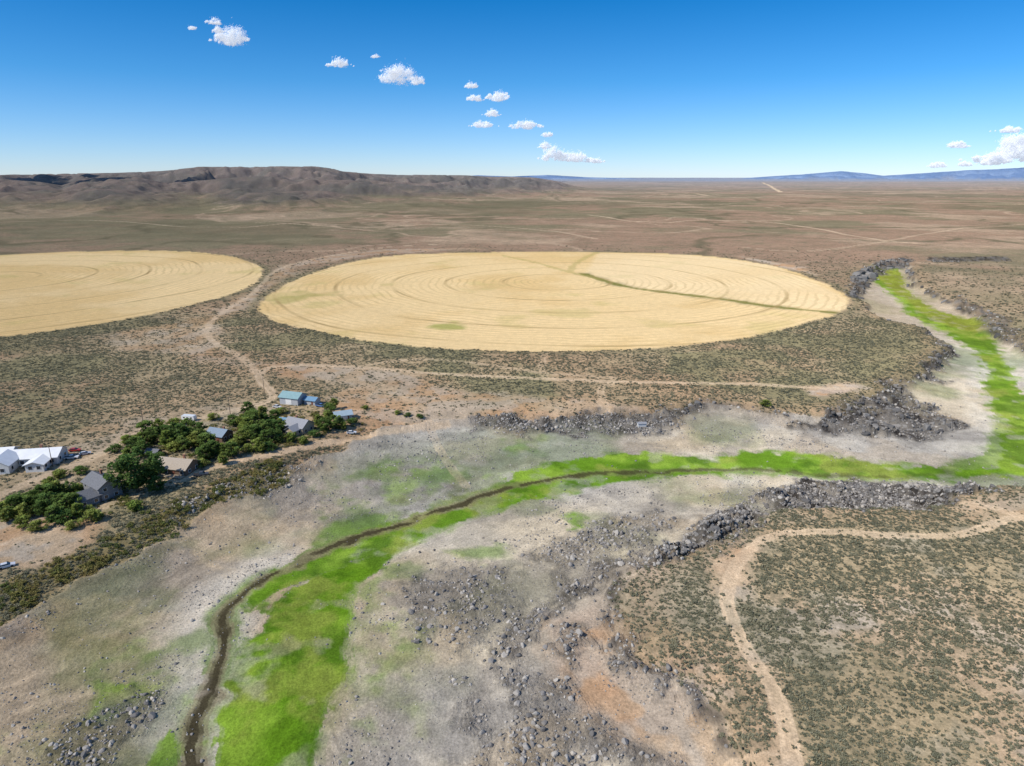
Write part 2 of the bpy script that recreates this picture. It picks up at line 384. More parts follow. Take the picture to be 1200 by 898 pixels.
    db = lined(wx, wy, RIMBUSH, 40)
    bushy = sst(9, 3, db + (n20 - .5) * 8)
    c = mix(c, one * lin(140, 128, 78), bushy * .6)
    sage = (1 - inb) * (1 - fm) * (1 - np.clip(om * 1.05, 0, 1)) * (1 - np.clip(rd * 1.5, 0, 1)) * (1 - rock * .8) * (1 - hm_ * .3) * (1 - fb)
    sage = sage * (1 - .45 * sst(.54, .70, fbm(x, y, 30, 4, 71)))
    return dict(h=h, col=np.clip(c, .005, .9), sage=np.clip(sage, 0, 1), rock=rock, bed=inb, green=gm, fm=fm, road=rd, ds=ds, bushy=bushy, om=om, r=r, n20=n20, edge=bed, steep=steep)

def hgt(x, y):
    return float(evaluate(np.array([x]), np.array([y]), False)[0])

def ground_at(u, v):
    z = 4.0
    for _ in range(9):
        p = S([(u, v)], z)[0]
        z = .5 * z + .5 * hgt(p[0], p[1])
    return p[0], p[1], hgt(p[0], p[1])

# ------------------------------------------------------------------ material helpers
def new_mat(name):
    m = bpy.data.materials.new(name); m.use_nodes = True
    nt = m.node_tree; nt.nodes.clear()
    return m, nt

def N_(nt, t, **kw):
    n = nt.nodes.new(t)
    for k, v in kw.items():
        setattr(n, k, v)
    return n

def simple_mat(name, c, rough=.7, var=.15, scale=3.0, metal=0.0, bump=0.0, spec=.3):
    m, nt = new_mat(name)
    out = N_(nt, 'ShaderNodeOutputMaterial'); b = N_(nt, 'ShaderNodeBsdfPrincipled')
    tc = N_(nt, 'ShaderNodeTexCoord'); no = N_(nt, 'ShaderNodeTexNoise'); no.inputs['Scale'].default_value = scale; no.inputs['Detail'].default_value = 5
    mr = N_(nt, 'ShaderNodeMapRange'); mr.inputs['From Min'].default_value = .3; mr.inputs['From Max'].default_value = .7
    mr.inputs['To Min'].default_value = 1 - var; mr.inputs['To Max'].default_value = 1 + var
    mx = N_(nt, 'ShaderNodeMix', data_type='RGBA', blend_type='MULTIPLY'); mx.inputs[0].default_value = 1
    mx.inputs[6].default_value = (*c, 1)
    nt.links.new(tc.outputs['Object'], no.inputs['Vector']); nt.links.new(no.outputs[0], mr.inputs[0]); nt.links.new(mr.outputs[0], mx.inputs[7])
    nt.links.new(mx.outputs[2], b.inputs['Base Color'])
    b.inputs['Roughness'].default_value = rough; b.inputs['Metallic'].default_value = metal
    b.inputs['Specular IOR Level'].default_value = spec
    nt.links.new(b.outputs[0], out.inputs[0])
    return m

# ------------------------------------------------------------------ terrain
def build_ground():
    az_f = np.radians(np.linspace(-54, 54, 1180))
    az_c = np.radians(np.linspace(54, 306, 84)[1:-1])
    az = np.concatenate([az_f, az_c])
    th = np.radians(np.linspace(51, 5.0, 610))
    rr = CAMZ / np.tan(th)
    r2 = [rr[-1]]
    while r2[-1] < 70000:
        r2.append(r2[-1] * (1.0065 if r2[-1] < 8000 else 1.02))
    rr = np.concatenate([[1, 30, 60, 80], rr, r2[1:]])
    A, Rr = np.meshgrid(az, rr)
    X = (np.sin(A) * Rr).ravel(); Y = (np.cos(A) * Rr).ravel()
    na, nr = len(az), len(rr)
    parts = []
    for ch in np.array_split(np.arange(len(X)), 12):
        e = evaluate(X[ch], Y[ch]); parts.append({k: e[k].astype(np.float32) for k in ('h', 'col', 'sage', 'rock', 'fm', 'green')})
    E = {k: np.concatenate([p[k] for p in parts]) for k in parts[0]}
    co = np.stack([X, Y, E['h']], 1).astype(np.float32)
    me = bpy.data.meshes.new('ground')
    i = np.arange(nr - 1)[:, None] * na; j = np.arange(na)[None, :]; j1 = (j + 1) % na
    q = np.stack([i + j, i + na + j, i + na + j1, i + j1], -1).reshape(-1, 4)
    me.vertices.add(len(co)); me.vertices.foreach_set('co', co.ravel())
    q = q[:, ::-1]
    me.loops.add(q.size); me.loops.foreach_set('vertex_index', q.ravel().astype(np.int32))
    me.polygons.add(len(q)); me.polygons.foreach_set('loop_start', (np.arange(len(q)) * 4).astype(np.int32))
    me.update(calc_edges=True)
    me.shade_smooth()
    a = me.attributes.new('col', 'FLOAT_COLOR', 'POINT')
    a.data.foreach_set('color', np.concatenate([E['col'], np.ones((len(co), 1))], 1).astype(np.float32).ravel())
    for k in ('sage', 'rock', 'fm', 'green'):
        a = me.attributes.new(k, 'FLOAT', 'POINT'); a.data.foreach_set('value', E[k])
    ob = bpy.data.objects.new('ground', me); COL.objects.link(ob)
    m, nt = new_mat('ground_material'); L = nt.links.new
    out = N_(nt, 'ShaderNodeOutputMaterial'); b = N_(nt, 'ShaderNodeBsdfDiffuse')
    geo = N_(nt, 'ShaderNodeNewGeometry')
    def attr(n):
        a = N_(nt, 'ShaderNodeAttribute'); a.attribute_name = n; return a
    def noise(s, d=4, rgh=.6):
        n = N_(nt, 'ShaderNodeTexNoise'); n.inputs['Scale'].default_value = s; n.inputs['Detail'].default_value = d; n.inputs['Roughness'].default_value = rgh
        L(geo.outputs['Position'], n.inputs['Vector']); return n.outputs[0]
    def mrange(v, a, b_, c, d):
        n = N_(nt, 'ShaderNodeMapRange'); L(v, n.inputs[0])
        for k, q_ in zip(('From Min', 'From Max', 'To Min', 'To Max'), (a, b_, c, d)): n.inputs[k].default_value = q_
        return n.outputs[0]
    def math_(op, a, b_=None):
        n = N_(nt, 'ShaderNodeMath', operation=op)
        for k, v in enumerate((a, b_)):
            if v is None: continue
            if isinstance(v, (int, float)): n.inputs[k].default_value = v
            else: L(v, n.inputs[k])
        return n.outputs[0]
    def mixc(f, a, b_, bt='MIX'):
        n = N_(nt, 'ShaderNodeMix', data_type='RGBA', blend_type=bt)
        for k, v in ((0, f), (6, a), (7, b_)):
            if isinstance(v, (int, float)): n.inputs[k].default_value = v
            elif isinstance(v, tuple): n.inputs[k].default_value = v
            else: L(v, n.inputs[k])
        return n.outputs[2]
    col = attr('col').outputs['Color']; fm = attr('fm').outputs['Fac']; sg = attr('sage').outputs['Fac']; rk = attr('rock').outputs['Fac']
    f1 = mrange(noise(1.6, 5, .75), .3, .7, .62, 1.36)
    f2 = mrange(noise(.16, 6, .7), .3, .7, .78, 1.20)
    f3 = mrange(noise(.012, 6, .7), .3, .7, .84, 1.14)
    ff = math_('MULTIPLY', math_('MULTIPLY', f1, f2), f3)
    ff2 = N_(nt, 'ShaderNodeMix', data_type='FLOAT'); L(math_('MULTIPLY', fm, .5), ff2.inputs[0]); L(ff, ff2.inputs[2]); ff2.inputs[3].default_value = 1
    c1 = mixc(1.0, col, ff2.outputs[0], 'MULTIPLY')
    d1 = mrange(noise(.42, 3, .6), .50, .58, 0, 1)
    d2 = mrange(noise(.085, 5, .7), .48, .60, 0, 1)
    d3 = mrange(noise(.022, 5, .7), .50, .60, 0, 1)
    dots = math_('MULTIPLY', math_('ADD', math_('ADD', math_('MULTIPLY', d1, .34), math_('MULTIPLY', d2, .30)), math_('MULTIPLY', d3, .2)), sg)
    c2 = mixc(dots, c1, (.135, .13, .08, 1))
    def rings(cx, cy):
        v = N_(nt, 'ShaderNodeVectorMath', operation='DISTANCE')
        sep = N_(nt, 'ShaderNodeSeparateXYZ'); L(geo.outputs['Position'], sep.inputs[0])
        cmb = N_(nt, 'ShaderNodeCombineXYZ'); L(sep.outputs[0], cmb.inputs[0]); L(sep.outputs[1], cmb.inputs[1])
        L(cmb.outputs[0], v.inputs[0]); v.inputs[1].default_value = (cx, cy, 0)
        dist = v.outputs['Value']
        a1 = math_('SINE', math_('MULTIPLY', math_('ADD', dist, math_('MULTIPLY', noise(.008, 3), 36)), 2 * math.pi / 8.5))
        a2 = math_('SINE', math_('MULTIPLY', math_('ADD', dist, math_('MULTIPLY', noise(.004, 1), 30)), 2 * math.pi / 61.0))
        r1 = mrange(a1, .2, 1, 0, 1); r2_ = mrange(a2, .965, 1, 0, 1)
        return math_('ADD', math_('MULTIPLY', r1, .26), math_('MULTIPLY', r2_, .6)), sep.outputs[0]
    rR, px = rings(float(CR[0]), float(CR[1])); rL, _ = rings(float(CL[0]), float(CL[1]))
    sel = N_(nt, 'ShaderNodeMath', operation='GREATER_THAN'); L(px, sel.inputs[0]); sel.inputs[1].default_value = float((FIELD_R.min(0)[0] + FIELD_L.max(0)[0]) / 2)
    rm = N_(nt, 'ShaderNodeMix', data_type='FLOAT'); L(sel.outputs[0], rm.inputs[0]); L(rL, rm.inputs[2]); L(rR, rm.inputs[3])
    rr_ = math_('MULTIPLY', math_('MULTIPLY', rm.outputs[0], fm), mrange(noise(.012, 5, .6), .38, .60, .1, 1.2))
    c3 = mixc(rr_, c2, (.38, .26, .11, 1))
    L(c3, b.inputs['Color'])
    bh = math_('ADD', math_('MULTIPLY', noise(1.6, 5, .7), math_('ADD', math_('MULTIPLY', rk, 2.0), .45)), math_('MULTIPLY', noise(.25, 4, .6), .8))
    bp = N_(nt, 'ShaderNodeBump'); bp.inputs['Strength'].default_value = .8; bp.inputs['Distance'].default_value = .8
    L(bh, bp.inputs['Height']); L(bp.outputs[0], b.inputs['Normal'])
    b.inputs['Roughness'].default_value = .6
    L(b.outputs[0], out.inputs[0])
    me.materials.append(m)
build_ground()
print('T ground', time.time() - T0)

# ------------------------------------------------------------------ scatter system
def mesh_from(name, v, f, mat, smooth=False):
    me = bpy.data.meshes.new(name); me.from_pydata([tuple(p) for p in v], [], [tuple(q) for q in f]); me.update()
    if smooth: me.shade_smooth()
    if mat: me.materials.append(mat)
    return me

def scatter(name, variants, P, rot, scl, idx):
    src = bpy.data.collections.new(name + '_sources')
    for i, me in enumerate(variants):
        src.objects.link(bpy.data.objects.new('%s_part_%02d' % (name, i), me))
    me = bpy.data.meshes.new(name)
    n = len(P)
    me.vertices.add(n); me.vertices.foreach_set('co', P.astype(np.float32).ravel())
    a = me.attributes.new('rotv', 'FLOAT_VECTOR', 'POINT'); a.data.foreach_set('vector', rot.astype(np.float32).ravel())
    a = me.attributes.new('sclv', 'FLOAT_VECTOR', 'POINT'); a.data.foreach_set('vector', scl.astype(np.float32).ravel())
    a = me.attributes.new('idx', 'INT', 'POINT'); a.data.foreach_set('value', idx.astype(np.int32))
    ob = bpy.data.objects.new(name, me); COL.objects.link(ob)
    ng = bpy.data.node_groups.new(name + '_nodes', 'GeometryNodeTree')
    ng.interface.new_socket('Geometry', in_out='INPUT', socket_type='NodeSocketGeometry')
    ng.interface.new_socket('Geometry', in_out='OUTPUT', socket_type='NodeSocketGeometry')
    gi = ng.nodes.new('NodeGroupInput'); go = ng.nodes.new('NodeGroupOutput')
    ci = ng.nodes.new('GeometryNodeCollectionInfo'); ci.inputs['Collection'].default_value = src
    ci.inputs['Separate Children'].default_value = True; ci.inputs['Reset Children'].default_value = True
    ip = ng.nodes.new('GeometryNodeInstanceOnPoints'); ip.inputs['Pick Instance'].default_value = True
    def na(nm, t):
        q = ng.nodes.new('GeometryNodeInputNamedAttribute'); q.data_type = t; q.inputs['Name'].default_value = nm; return q.outputs['Attribute']
    ng.links.new(gi.outputs[0], ip.inputs['Points']); ng.links.new(ci.outputs[0], ip.inputs['Instance'])
    ng.links.new(na('idx', 'INT'), ip.inputs['Instance Index']); ng.links.new(na('rotv', 'FLOAT_VECTOR'), ip.inputs['Rotation']); ng.links.new(na('sclv', 'FLOAT_VECTOR'), ip.inputs['Scale'])
    ng.links.new(ip.outputs[0], go.inputs[0])
    md = ob.modifiers.new('scatter', 'NODES'); md.node_group = ng
    print('scatter', name, n)
    return ob

def wedge(n, r0, r1, amax=52):
    r = np.sqrt(R.rand(n) * (r1 * r1 - r0 * r0) + r0 * r0)
    a = np.radians(R.uniform(-amax, amax, n))
    return r * np.sin(a), r * np.cos(a)

def foliage_mat(name, base, var, trans=.15):
    m, nt = new_mat(name); L = nt.links.new
    out = N_(nt, 'ShaderNodeOutputMaterial'); d = N_(nt, 'ShaderNodeBsdfDiffuse'); t = N_(nt, 'ShaderNodeBsdfTranslucent'); mx = N_(nt, 'ShaderNodeMixShader')
    oi = N_(nt, 'ShaderNodeObjectInfo'); at = N_(nt, 'ShaderNodeAttribute'); at.attribute_name = 'tone'
    cr = N_(nt, 'ShaderNodeValToRGB'); e = cr.color_ramp.elements
    e[0].color = (*base[0], 1); e[1].color = (*base[-1], 1)
    if len(base) > 2:
        q = e.new(.5); q.color = (*base[1], 1)
    L(oi.outputs['Random'], cr.inputs[0])
    ml = N_(nt, 'ShaderNodeMix', data_type='RGBA', blend_type='MULTIPLY'); ml.inputs[0].default_value = 1
    L(cr.outputs[0], ml.inputs[6]); L(at.outputs['Fac'], ml.inputs[7])
    L(ml.outputs[2], d.inputs['Color']); L(ml.outputs[2], t.inputs['Color']); mx.inputs[0].default_value = trans
    L(d.outputs[0], mx.inputs[1]); L(t.outputs[0], mx.inputs[2]); L(mx.outputs[0], out.inputs[0])
    return m

def leaf_quads(cent, size, up=.6):
    n = len(cent)
    nrm = R.normal(size=(n, 3)); nrm[:, 2] = np.abs(nrm[:, 2]) + up
    nrm /= np.linalg.norm(nrm, axis=1)[:, None]
    t = np.cross(nrm, R.normal(size=(n, 3))); t /= np.linalg.norm(t, axis=1)[:, None]
    bt = np.cross(nrm, t)
    s = (size * R.uniform(.6, 1.3, n))[:, None]
    V = np.stack([cent - t * s, cent - bt * s * .6, cent + t * s, cent + bt * s * .6], 1).reshape(-1, 3)
    F = np.arange(n * 4).reshape(n, 4)
    return V, F

def bush_mesh(name, mat, n=110, flat=.7, leaf=.13):
    k = 6
    lob = R.normal(size=(k, 3)) * [.28, .28, .1]; lob[:, 2] = np.abs(lob[:, 2]) + .2 * flat
    ci = R.randint(0, k, n)
    d = R.normal(size=(n, 3)); d /= np.linalg.norm(d, axis=1)[:, None]
    c = lob[ci] + d * (R.uniform(.1, .3, n))[:, None] * [1, 1, flat]
    c[:, 2] = np.abs(c[:, 2])
    V, F = leaf_quads(c, np.full(n, leaf))
    me = mesh_from(name, V, F, mat)
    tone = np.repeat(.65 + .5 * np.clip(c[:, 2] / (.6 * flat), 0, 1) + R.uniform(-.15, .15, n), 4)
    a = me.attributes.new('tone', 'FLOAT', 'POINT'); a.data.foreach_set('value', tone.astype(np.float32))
    return me

sage_m = foliage_mat('sagebrush_foliage', [(.17, .17, .11), (.25, .24, .155), (.34, .31, .195)], .2, .25)
sv = [bush_mesh('sage_%d' % i, sage_m) for i in range(4)]
def do_scatter_sage():
    Ps = []
    for n, r0, r1, s0, s1 in ((100000, 85, 300, .5, 1.4), (130000, 300, 640, .7, 1.6), (60000, 640, 1250, 1.3, 2.6)):
        x, y = wedge(n, r0, r1, 50)
        E = evaluate(x, y)
        p = E['sage'] ** 1.1 * sst(.24, .48, fbm(x, y, 8, 3, 81) + .1) * (1 - .97 * sst(600, 1250, E['r']))
        k = R.rand(n) < p * .97
        s = R.uniform(s0, s1, k.sum()) * (.8 + .6 * R.rand(k.sum()) ** 3)
        Ps.append(np.stack([x[k], y[k], E['h'][k] - .05, s], 1))
    Q = np.concatenate(Ps); n = len(Q)
    rot = np.zeros((n, 3)); rot[:, 2] = R.uniform(0, 6.28, n)
    sc = np.repeat(Q[:, 3:4], 3, 1); sc[:, 2] *= R.uniform(.6, .95, n)
    scatter('sagebrush', sv, Q[:, :3], rot, sc, R.randint(0, 4, n))
do_scatter_sage()

def rock_mesh(name, mat, seed, col=False):
    import bmesh
    bm = bmesh.new(); bmesh.ops.create_icosphere(bm, subdivisions=2, radius=.5)
    rs = np.random.RandomState(seed)
    pl = rs.normal(size=(9, 3))
    if col: pl[:, 2] *= .25; pl[0] = (.1, .1, 1)
    pl /= np.linalg.norm(pl, axis=1)[:, None]; off = rs.uniform(.22, .38, 9) if col else rs.uniform(.26, .42, 9)
    for v in bm.verts:
        p = np.array(v.co)
        for q, o in zip(pl, off):
            d = p.dot(q)
            if d > o: p = p - q * (d - o)
        v.co = p * [1.1, .9, .8]
    me = bpy.data.meshes.new(name); bm.to_mesh(me); bm.free(); me.materials.append(mat)
    a = me.attributes.new('tone', 'FLOAT', 'POINT'); a.data.foreach_set('value', np.ones(len(me.vertices), np.float32))
    return me
rock_m = foliage_mat('basalt', [(.16, .148, .134), (.28, .256, .228), (.50, .45, .38)], .2, 0.0)
ledge_m = foliage_mat('weathered_basalt', [(.11, .103, .096), (.19, .178, .162), (.31, .285, .25)], .2, 0.0)
rv = [rock_mesh('rock_%d' % i, rock_m, 40 + i) for i in range(6)]
lv = [rock_mesh('ledge_%d' % i, ledge_m, 60 + i, True) for i in range(6)]
def do_scatter_rocks():
    Ps = []; Ls = []
    for n, r0, r1, base, lb in ((240000, 80, 330, .2, .75), (120000, 330, 620, .4, 1.3), (50000, 620, 1150, 1.1, 3.4)):
        x, y = wedge(n, r0, r1, 50)
        E = evaluate(x, y)
        bd = E['bed'] * (1 - E['green']) * (1 - sst(300, 500, E['r']))
        p = E['rock'] ** 1.6 * .6 + bd * .30 * sst(.46, .66, fbm(x, y, 16, 5, 91, .6)) + .035 * bd
        k = R.rand(n) < p * (1 - E['road'])
        m = k.sum(); rk = E['rock'][k]
        s = base + .3 * R.rand(m) + .9 * R.rand(m) ** 10 + (rk > .3) * (.25 * R.rand(m) + 1.4 * R.rand(m) ** 6)
        Ps.append(np.stack([x[k], y[k], E['h'][k] + s * .02, s], 1))
        pl = E['steep'] * .5 * sst(-20, 40, x) * sst(.42, .55, E['n20']) + .45 * sst(.72, .95, E['rock']) * sst(.40, .56, fbm(x, y, 14, 4, 93))
        k = R.rand(n) < pl
        m = k.sum(); s = lb * (.5 + 1.0 * R.rand(m) + 2.2 * R.rand(m) ** 5)
        Ls.append(np.stack([x[k], y[k], E['h'][k] - s * .08, s], 1))
    Q = np.concatenate(Ps); m = len(Q)
    scatter('basalt_boulders', rv, Q[:, :3], R.uniform(0, 6.28, (m, 3)), Q[:, 3:4] * R.uniform(.7, 1.25, (m, 3)), R.randint(0, 6, m))
    Q = np.concatenate(Ls); m = len(Q)
    rot = R.normal(size=(m, 3)) * .12; rot[:, 2] = R.uniform(0, 6.28, m)
    scatter('basalt_ledges', lv, Q[:, :3], rot, Q[:, 3:4] * R.uniform(.6, 1.5, (m, 3)) * [1.1, 1.1, 1.1], R.randint(0, 6, m))
do_scatter_rocks()

willow_m = foliage_mat('willow_foliage', [(.12, .15, .045), (.2, .19, .06), (.3, .24, .09)], .2, .25)
wv = [bush_mesh('willow_%d' % i, willow_m, 260, 1.0, .085) for i in range(3)]
def do_willow():
    x, y = wedge(60000, 85, 420, 52)
    E = evaluate(x, y)
    yard = S([(0, 610), (40, 580), (100, 575), (160, 590), (120, 615), (60, 600)], 5)
    yard2 = S([(150, 530), (200, 508), (300, 490), (400, 482), (430, 500), (330, 530), (250, 545), (190, 540)], 5)
    ym = sst(-2, 3, polyd(x, y, yard, 20)) * .3 + sst(-2, 3, polyd(x, y, yard2, 20)) * .13
    k = R.rand(len(x)) < np.clip(E['bushy'] * .45 + ym, 0, 1)
    m = k.sum(); s = R.uniform(1.0, 3.2, m)
    rot = np.zeros((m, 3)); rot[:, 2] = R.uniform(0, 6.28, m)
    scatter('shoreline_shrubs', wv, np.stack([x[k], y[k], E['h'][k] - .1], 1), rot, np.stack([s, s, s * R.uniform(.6, 1, m)], 1), R.randint(0, 3, m))
do_willow()
print('T scatter', time.time() - T0)

# ------------------------------------------------------------------ trees
bark = simple_mat('bark', (.12, .09, .065), .9, .3, 8)
leaf_ms = [foliage_mat('cottonwood_leaves', [(.18, .27, .07), (.24, .32, .085)], .2, .4),
           foliage_mat('elm_leaves', [(.12, .20, .055), (.16, .24, .065)], .2, .4),
           foliage_mat('poplar_leaves', [(.28, .36, .08), (.34, .38, .10)], .2, .4)]
def tree_mesh(name, seed, lm, H=10., W=7.5, ncl=46, per=70, leaf=.34):
    rs = np.random.RandomState(seed); V = []; F = []
    def tube(a, b, r0, r1, n=7):
        a = np.array(a, float); b = np.array(b, float); d = (b - a) / np.linalg.norm(b - a)
        u = np.cross(d, [.3, .9, .1]); u /= np.linalg.norm(u); w = np.cross(d, u); o = len(V)
        for c, r in ((a, r0), (b, r1)):
            for i in range(n):
                t = 2 * math.pi * i / n; V.append(c + (u * math.cos(t) + w * math.sin(t)) * r)
        for i in range(n): F.append((o + i, o + (i + 1) % n, o + n + (i + 1) % n, o + n + i))
    tube((0, 0, -.4), (.1, .05, H * .22), .34, .25); tube((.1, .05, H * .22), (.0, .2, H * .5), .25, .16); tube((0, .2, H * .5), (.2, 0, H * .82), .16, .05)
    cl = []
    for i in range(ncl):
        z = rs.uniform(.2, 1.0); prof = math.sin(min(1, (z - .08) * 1.05) * math.pi) ** .6
        a = rs.uniform(0, 6.28); q = W / 2 * prof * rs.uniform(.35, 1.0) * (1 + .25 * math.sin(a * 2 + seed))
        c = np.array([q * math.cos(a), q * math.sin(a), z * H * .95]); cl.append((c, rs.uniform(.7, 1.35), rs.uniform(.6, 1.3)))
        if i % 3 == 0:
            tube((.05, .1, H * rs.uniform(.2, .5)), c * [.85, .85, .95], .11, .03, 5)
    nb = len(F); tones = [1.0] * len(V)
    cc = []; tt = []
    for c, r, t in cl:
        d = rs.normal(size=(per, 3)); d /= np.linalg.norm(d, axis=1)[:, None]
        p = c + d * (r * rs.uniform(.45, 1.1, per))[:, None] * [1, 1, .75]
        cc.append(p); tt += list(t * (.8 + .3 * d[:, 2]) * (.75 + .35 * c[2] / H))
    cc = np.concatenate(cc)
    LV, LF = leaf_quads(cc, np.full(len(cc), leaf), .8)
    o = len(V)
    me = mesh_from(name, list(V) + list(LV), list(F) + [tuple(f + o) for f in LF], bark)
    me.materials.append(lm)
    mi = np.zeros(len(me.polygons), np.int32); mi[nb:] = 1; me.polygons.foreach_set('material_index', mi)
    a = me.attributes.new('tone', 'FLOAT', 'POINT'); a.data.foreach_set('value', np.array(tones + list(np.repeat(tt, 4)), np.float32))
    return me
tm = [('cottonwood_tree', tree_mesh('cottonwood_a', 1, leaf_ms[0])), ('cottonwood_tree', tree_mesh('cottonwood_b', 2, leaf_ms[0], 9, 8.5)),
      ('elm_tree', tree_mesh('elm_a', 3, leaf_ms[1], 10, 9, 56)), ('elm_tree', tree_mesh('elm_b', 4, leaf_ms[1], 9, 7)),
      ('poplar_tree', tree_mesh('poplar_a', 5, leaf_ms[2], 9, 6)), ('garden_shrub', tree_mesh('shrub_a', 6, leaf_ms[2], 4, 5, 26, 60, .26)),
      ('garden_shrub', tree_mesh('shrub_b', 7, leaf_ms[1], 4, 5.5, 26, 60, .26))]
T = [(162, 577, 2, 1.55), (178, 560, 2, .8), (150, 556, 0, .8), (184, 577, 3, .7), (60, 590, 0, .8), (75, 600, 1, .8), (92, 606, 4, .6), (50, 605, 3, .6), (108, 612, 5, 1), (36, 600, 0, .6),
     (80, 583, 2, .6), (180, 520, 1, .8), (165, 523, 4, .7), (195, 515, 3, .8), (210, 520, 2, .9), (222, 512, 0, .9), (232, 524, 4, .8), (243, 530, 0, .9), (238, 540, 1, .7),
     (250, 535, 3, .7), (262, 545, 4, .6), (274, 500, 0, .6), (290, 508, 4, .8), (298, 502, 0, .9), (308, 512, 1, .8), (320, 510, 2, .8), (330, 505, 4, .7), (322, 495, 0, .6),
     (304, 530, 4, .7), (316, 528, 6, .9), (340, 518, 5, 1), (355, 520, 5, .8), (374, 500, 4, .6), (380, 506, 0, .65), (392, 503, 1, .7), (400, 502, 5, .9), (392, 480, 4, .6),
     (290, 484, 3, .6), (330, 485, 5, .8), (150, 520, 5, .9), (135, 530, 6, .8), (205, 500, 5, 1), (250, 492, 5, .8), (70, 560, 5, .9), (95, 555, 6, .8), (897, 477, 5, .9), (94, 590, 3, .5),
     (104, 602, 5, .7), (186, 540, 6, .8), (275, 525, 5, .9), (285, 520, 4, .7), (412, 497, 6, .7), (20, 590, 6, .9), (5, 600, 5, .9), (428, 480, 5, .5), (384, 478, 6, .6),
     (478, 488, 6, .5), (466, 486, 5, .5), (492, 490, 6, .5), (85, 620, 5, .7), (238, 547, 5, .8), (65, 612, 0, .7), (45, 622, 5, .8),
     (172, 512, 0, .8), (188, 508, 4, .7), (216, 528, 1, .8), (204, 528, 5, 1), (236, 512, 3, .7), (284, 500, 4, .7), (312, 500, 3, .6), (300, 518, 0, .8), (326, 518, 5, 1), (368, 512, 6, .8),
     (384, 497, 4, .6), (68, 585, 4, .8), (52, 592, 1, .8), (86, 598, 0, .7), (76, 612, 6, 1), (30, 608, 4, .6), (92, 575, 5, .7), (158, 598, 5, .9), (290, 530, 5, .8), (262, 534, 4, .6), (244, 524, 5, .9),
     (160, 530, 1, .7), (150, 540, 4, .6), (168, 536, 0, .7), (198, 524, 4, .8), (226, 518, 1, .9), (318, 520, 1, .8), (294, 494, 1, .7), (308, 492, 4, .7), (388, 490, 0, .7), (272, 536, 0, .7), (288, 514, 1, .7), (60, 575, 4, .6),
     (20, 604, 0, .7), (8, 612, 4, .6), (40, 590, 1, .6), (28, 618, 5, .9), (58, 600, 2, .7)]
for u, v, k, s in T:
    x, y, z = ground_at(u, v)
    s *= 1.16
    ob = bpy.data.objects.new(tm[k][0], tm[k][1]); COL.objects.link(ob)
    ob.location = (x, y, z - .1); ob.rotation_euler = (0, 0, R.uniform(0, 6.28)); ob.scale = (s * R.uniform(.95, 1.25), s * R.uniform(.95, 1.25), s * R.uniform(.8, 1.0))

# ------------------------------------------------------------------ buildings
glass = simple_mat('window_glass', (.03, .04, .05), .08, .1, 1, spec=.6)
trim = simple_mat('white_trim', (.75, .74, .7), .6, .05)
def box(V, F, x0, x1, y0, y1, z0, z1):
    o = len(V)
    V += [(x0, y0, z0), (x1, y0, z0), (x1, y1, z0), (x0, y1, z0), (x0, y0, z1), (x1, y0, z1), (x1, y1, z1), (x0, y1, z1)]
    F += [(o, o + 3, o + 2, o + 1), (o + 4, o + 5, o + 6, o + 7), (o, o + 1, o + 5, o + 4), (o + 1, o + 2, o + 6, o + 5), (o + 2, o + 3, o + 7, o + 6), (o + 3, o, o + 4, o + 7)]
def part(name, V, F, mat, parent, loc=(0, 0, 0), rz=0):
    ob = bpy.data.objects.new(name, mesh_from(name, V, F, mat)); COL.objects.link(ob); ob.parent = parent; ob.location = loc; ob.rotation_euler = (0, 0, rz)
    return ob
door_m = simple_mat('door_paint', (.2, .08, .05))
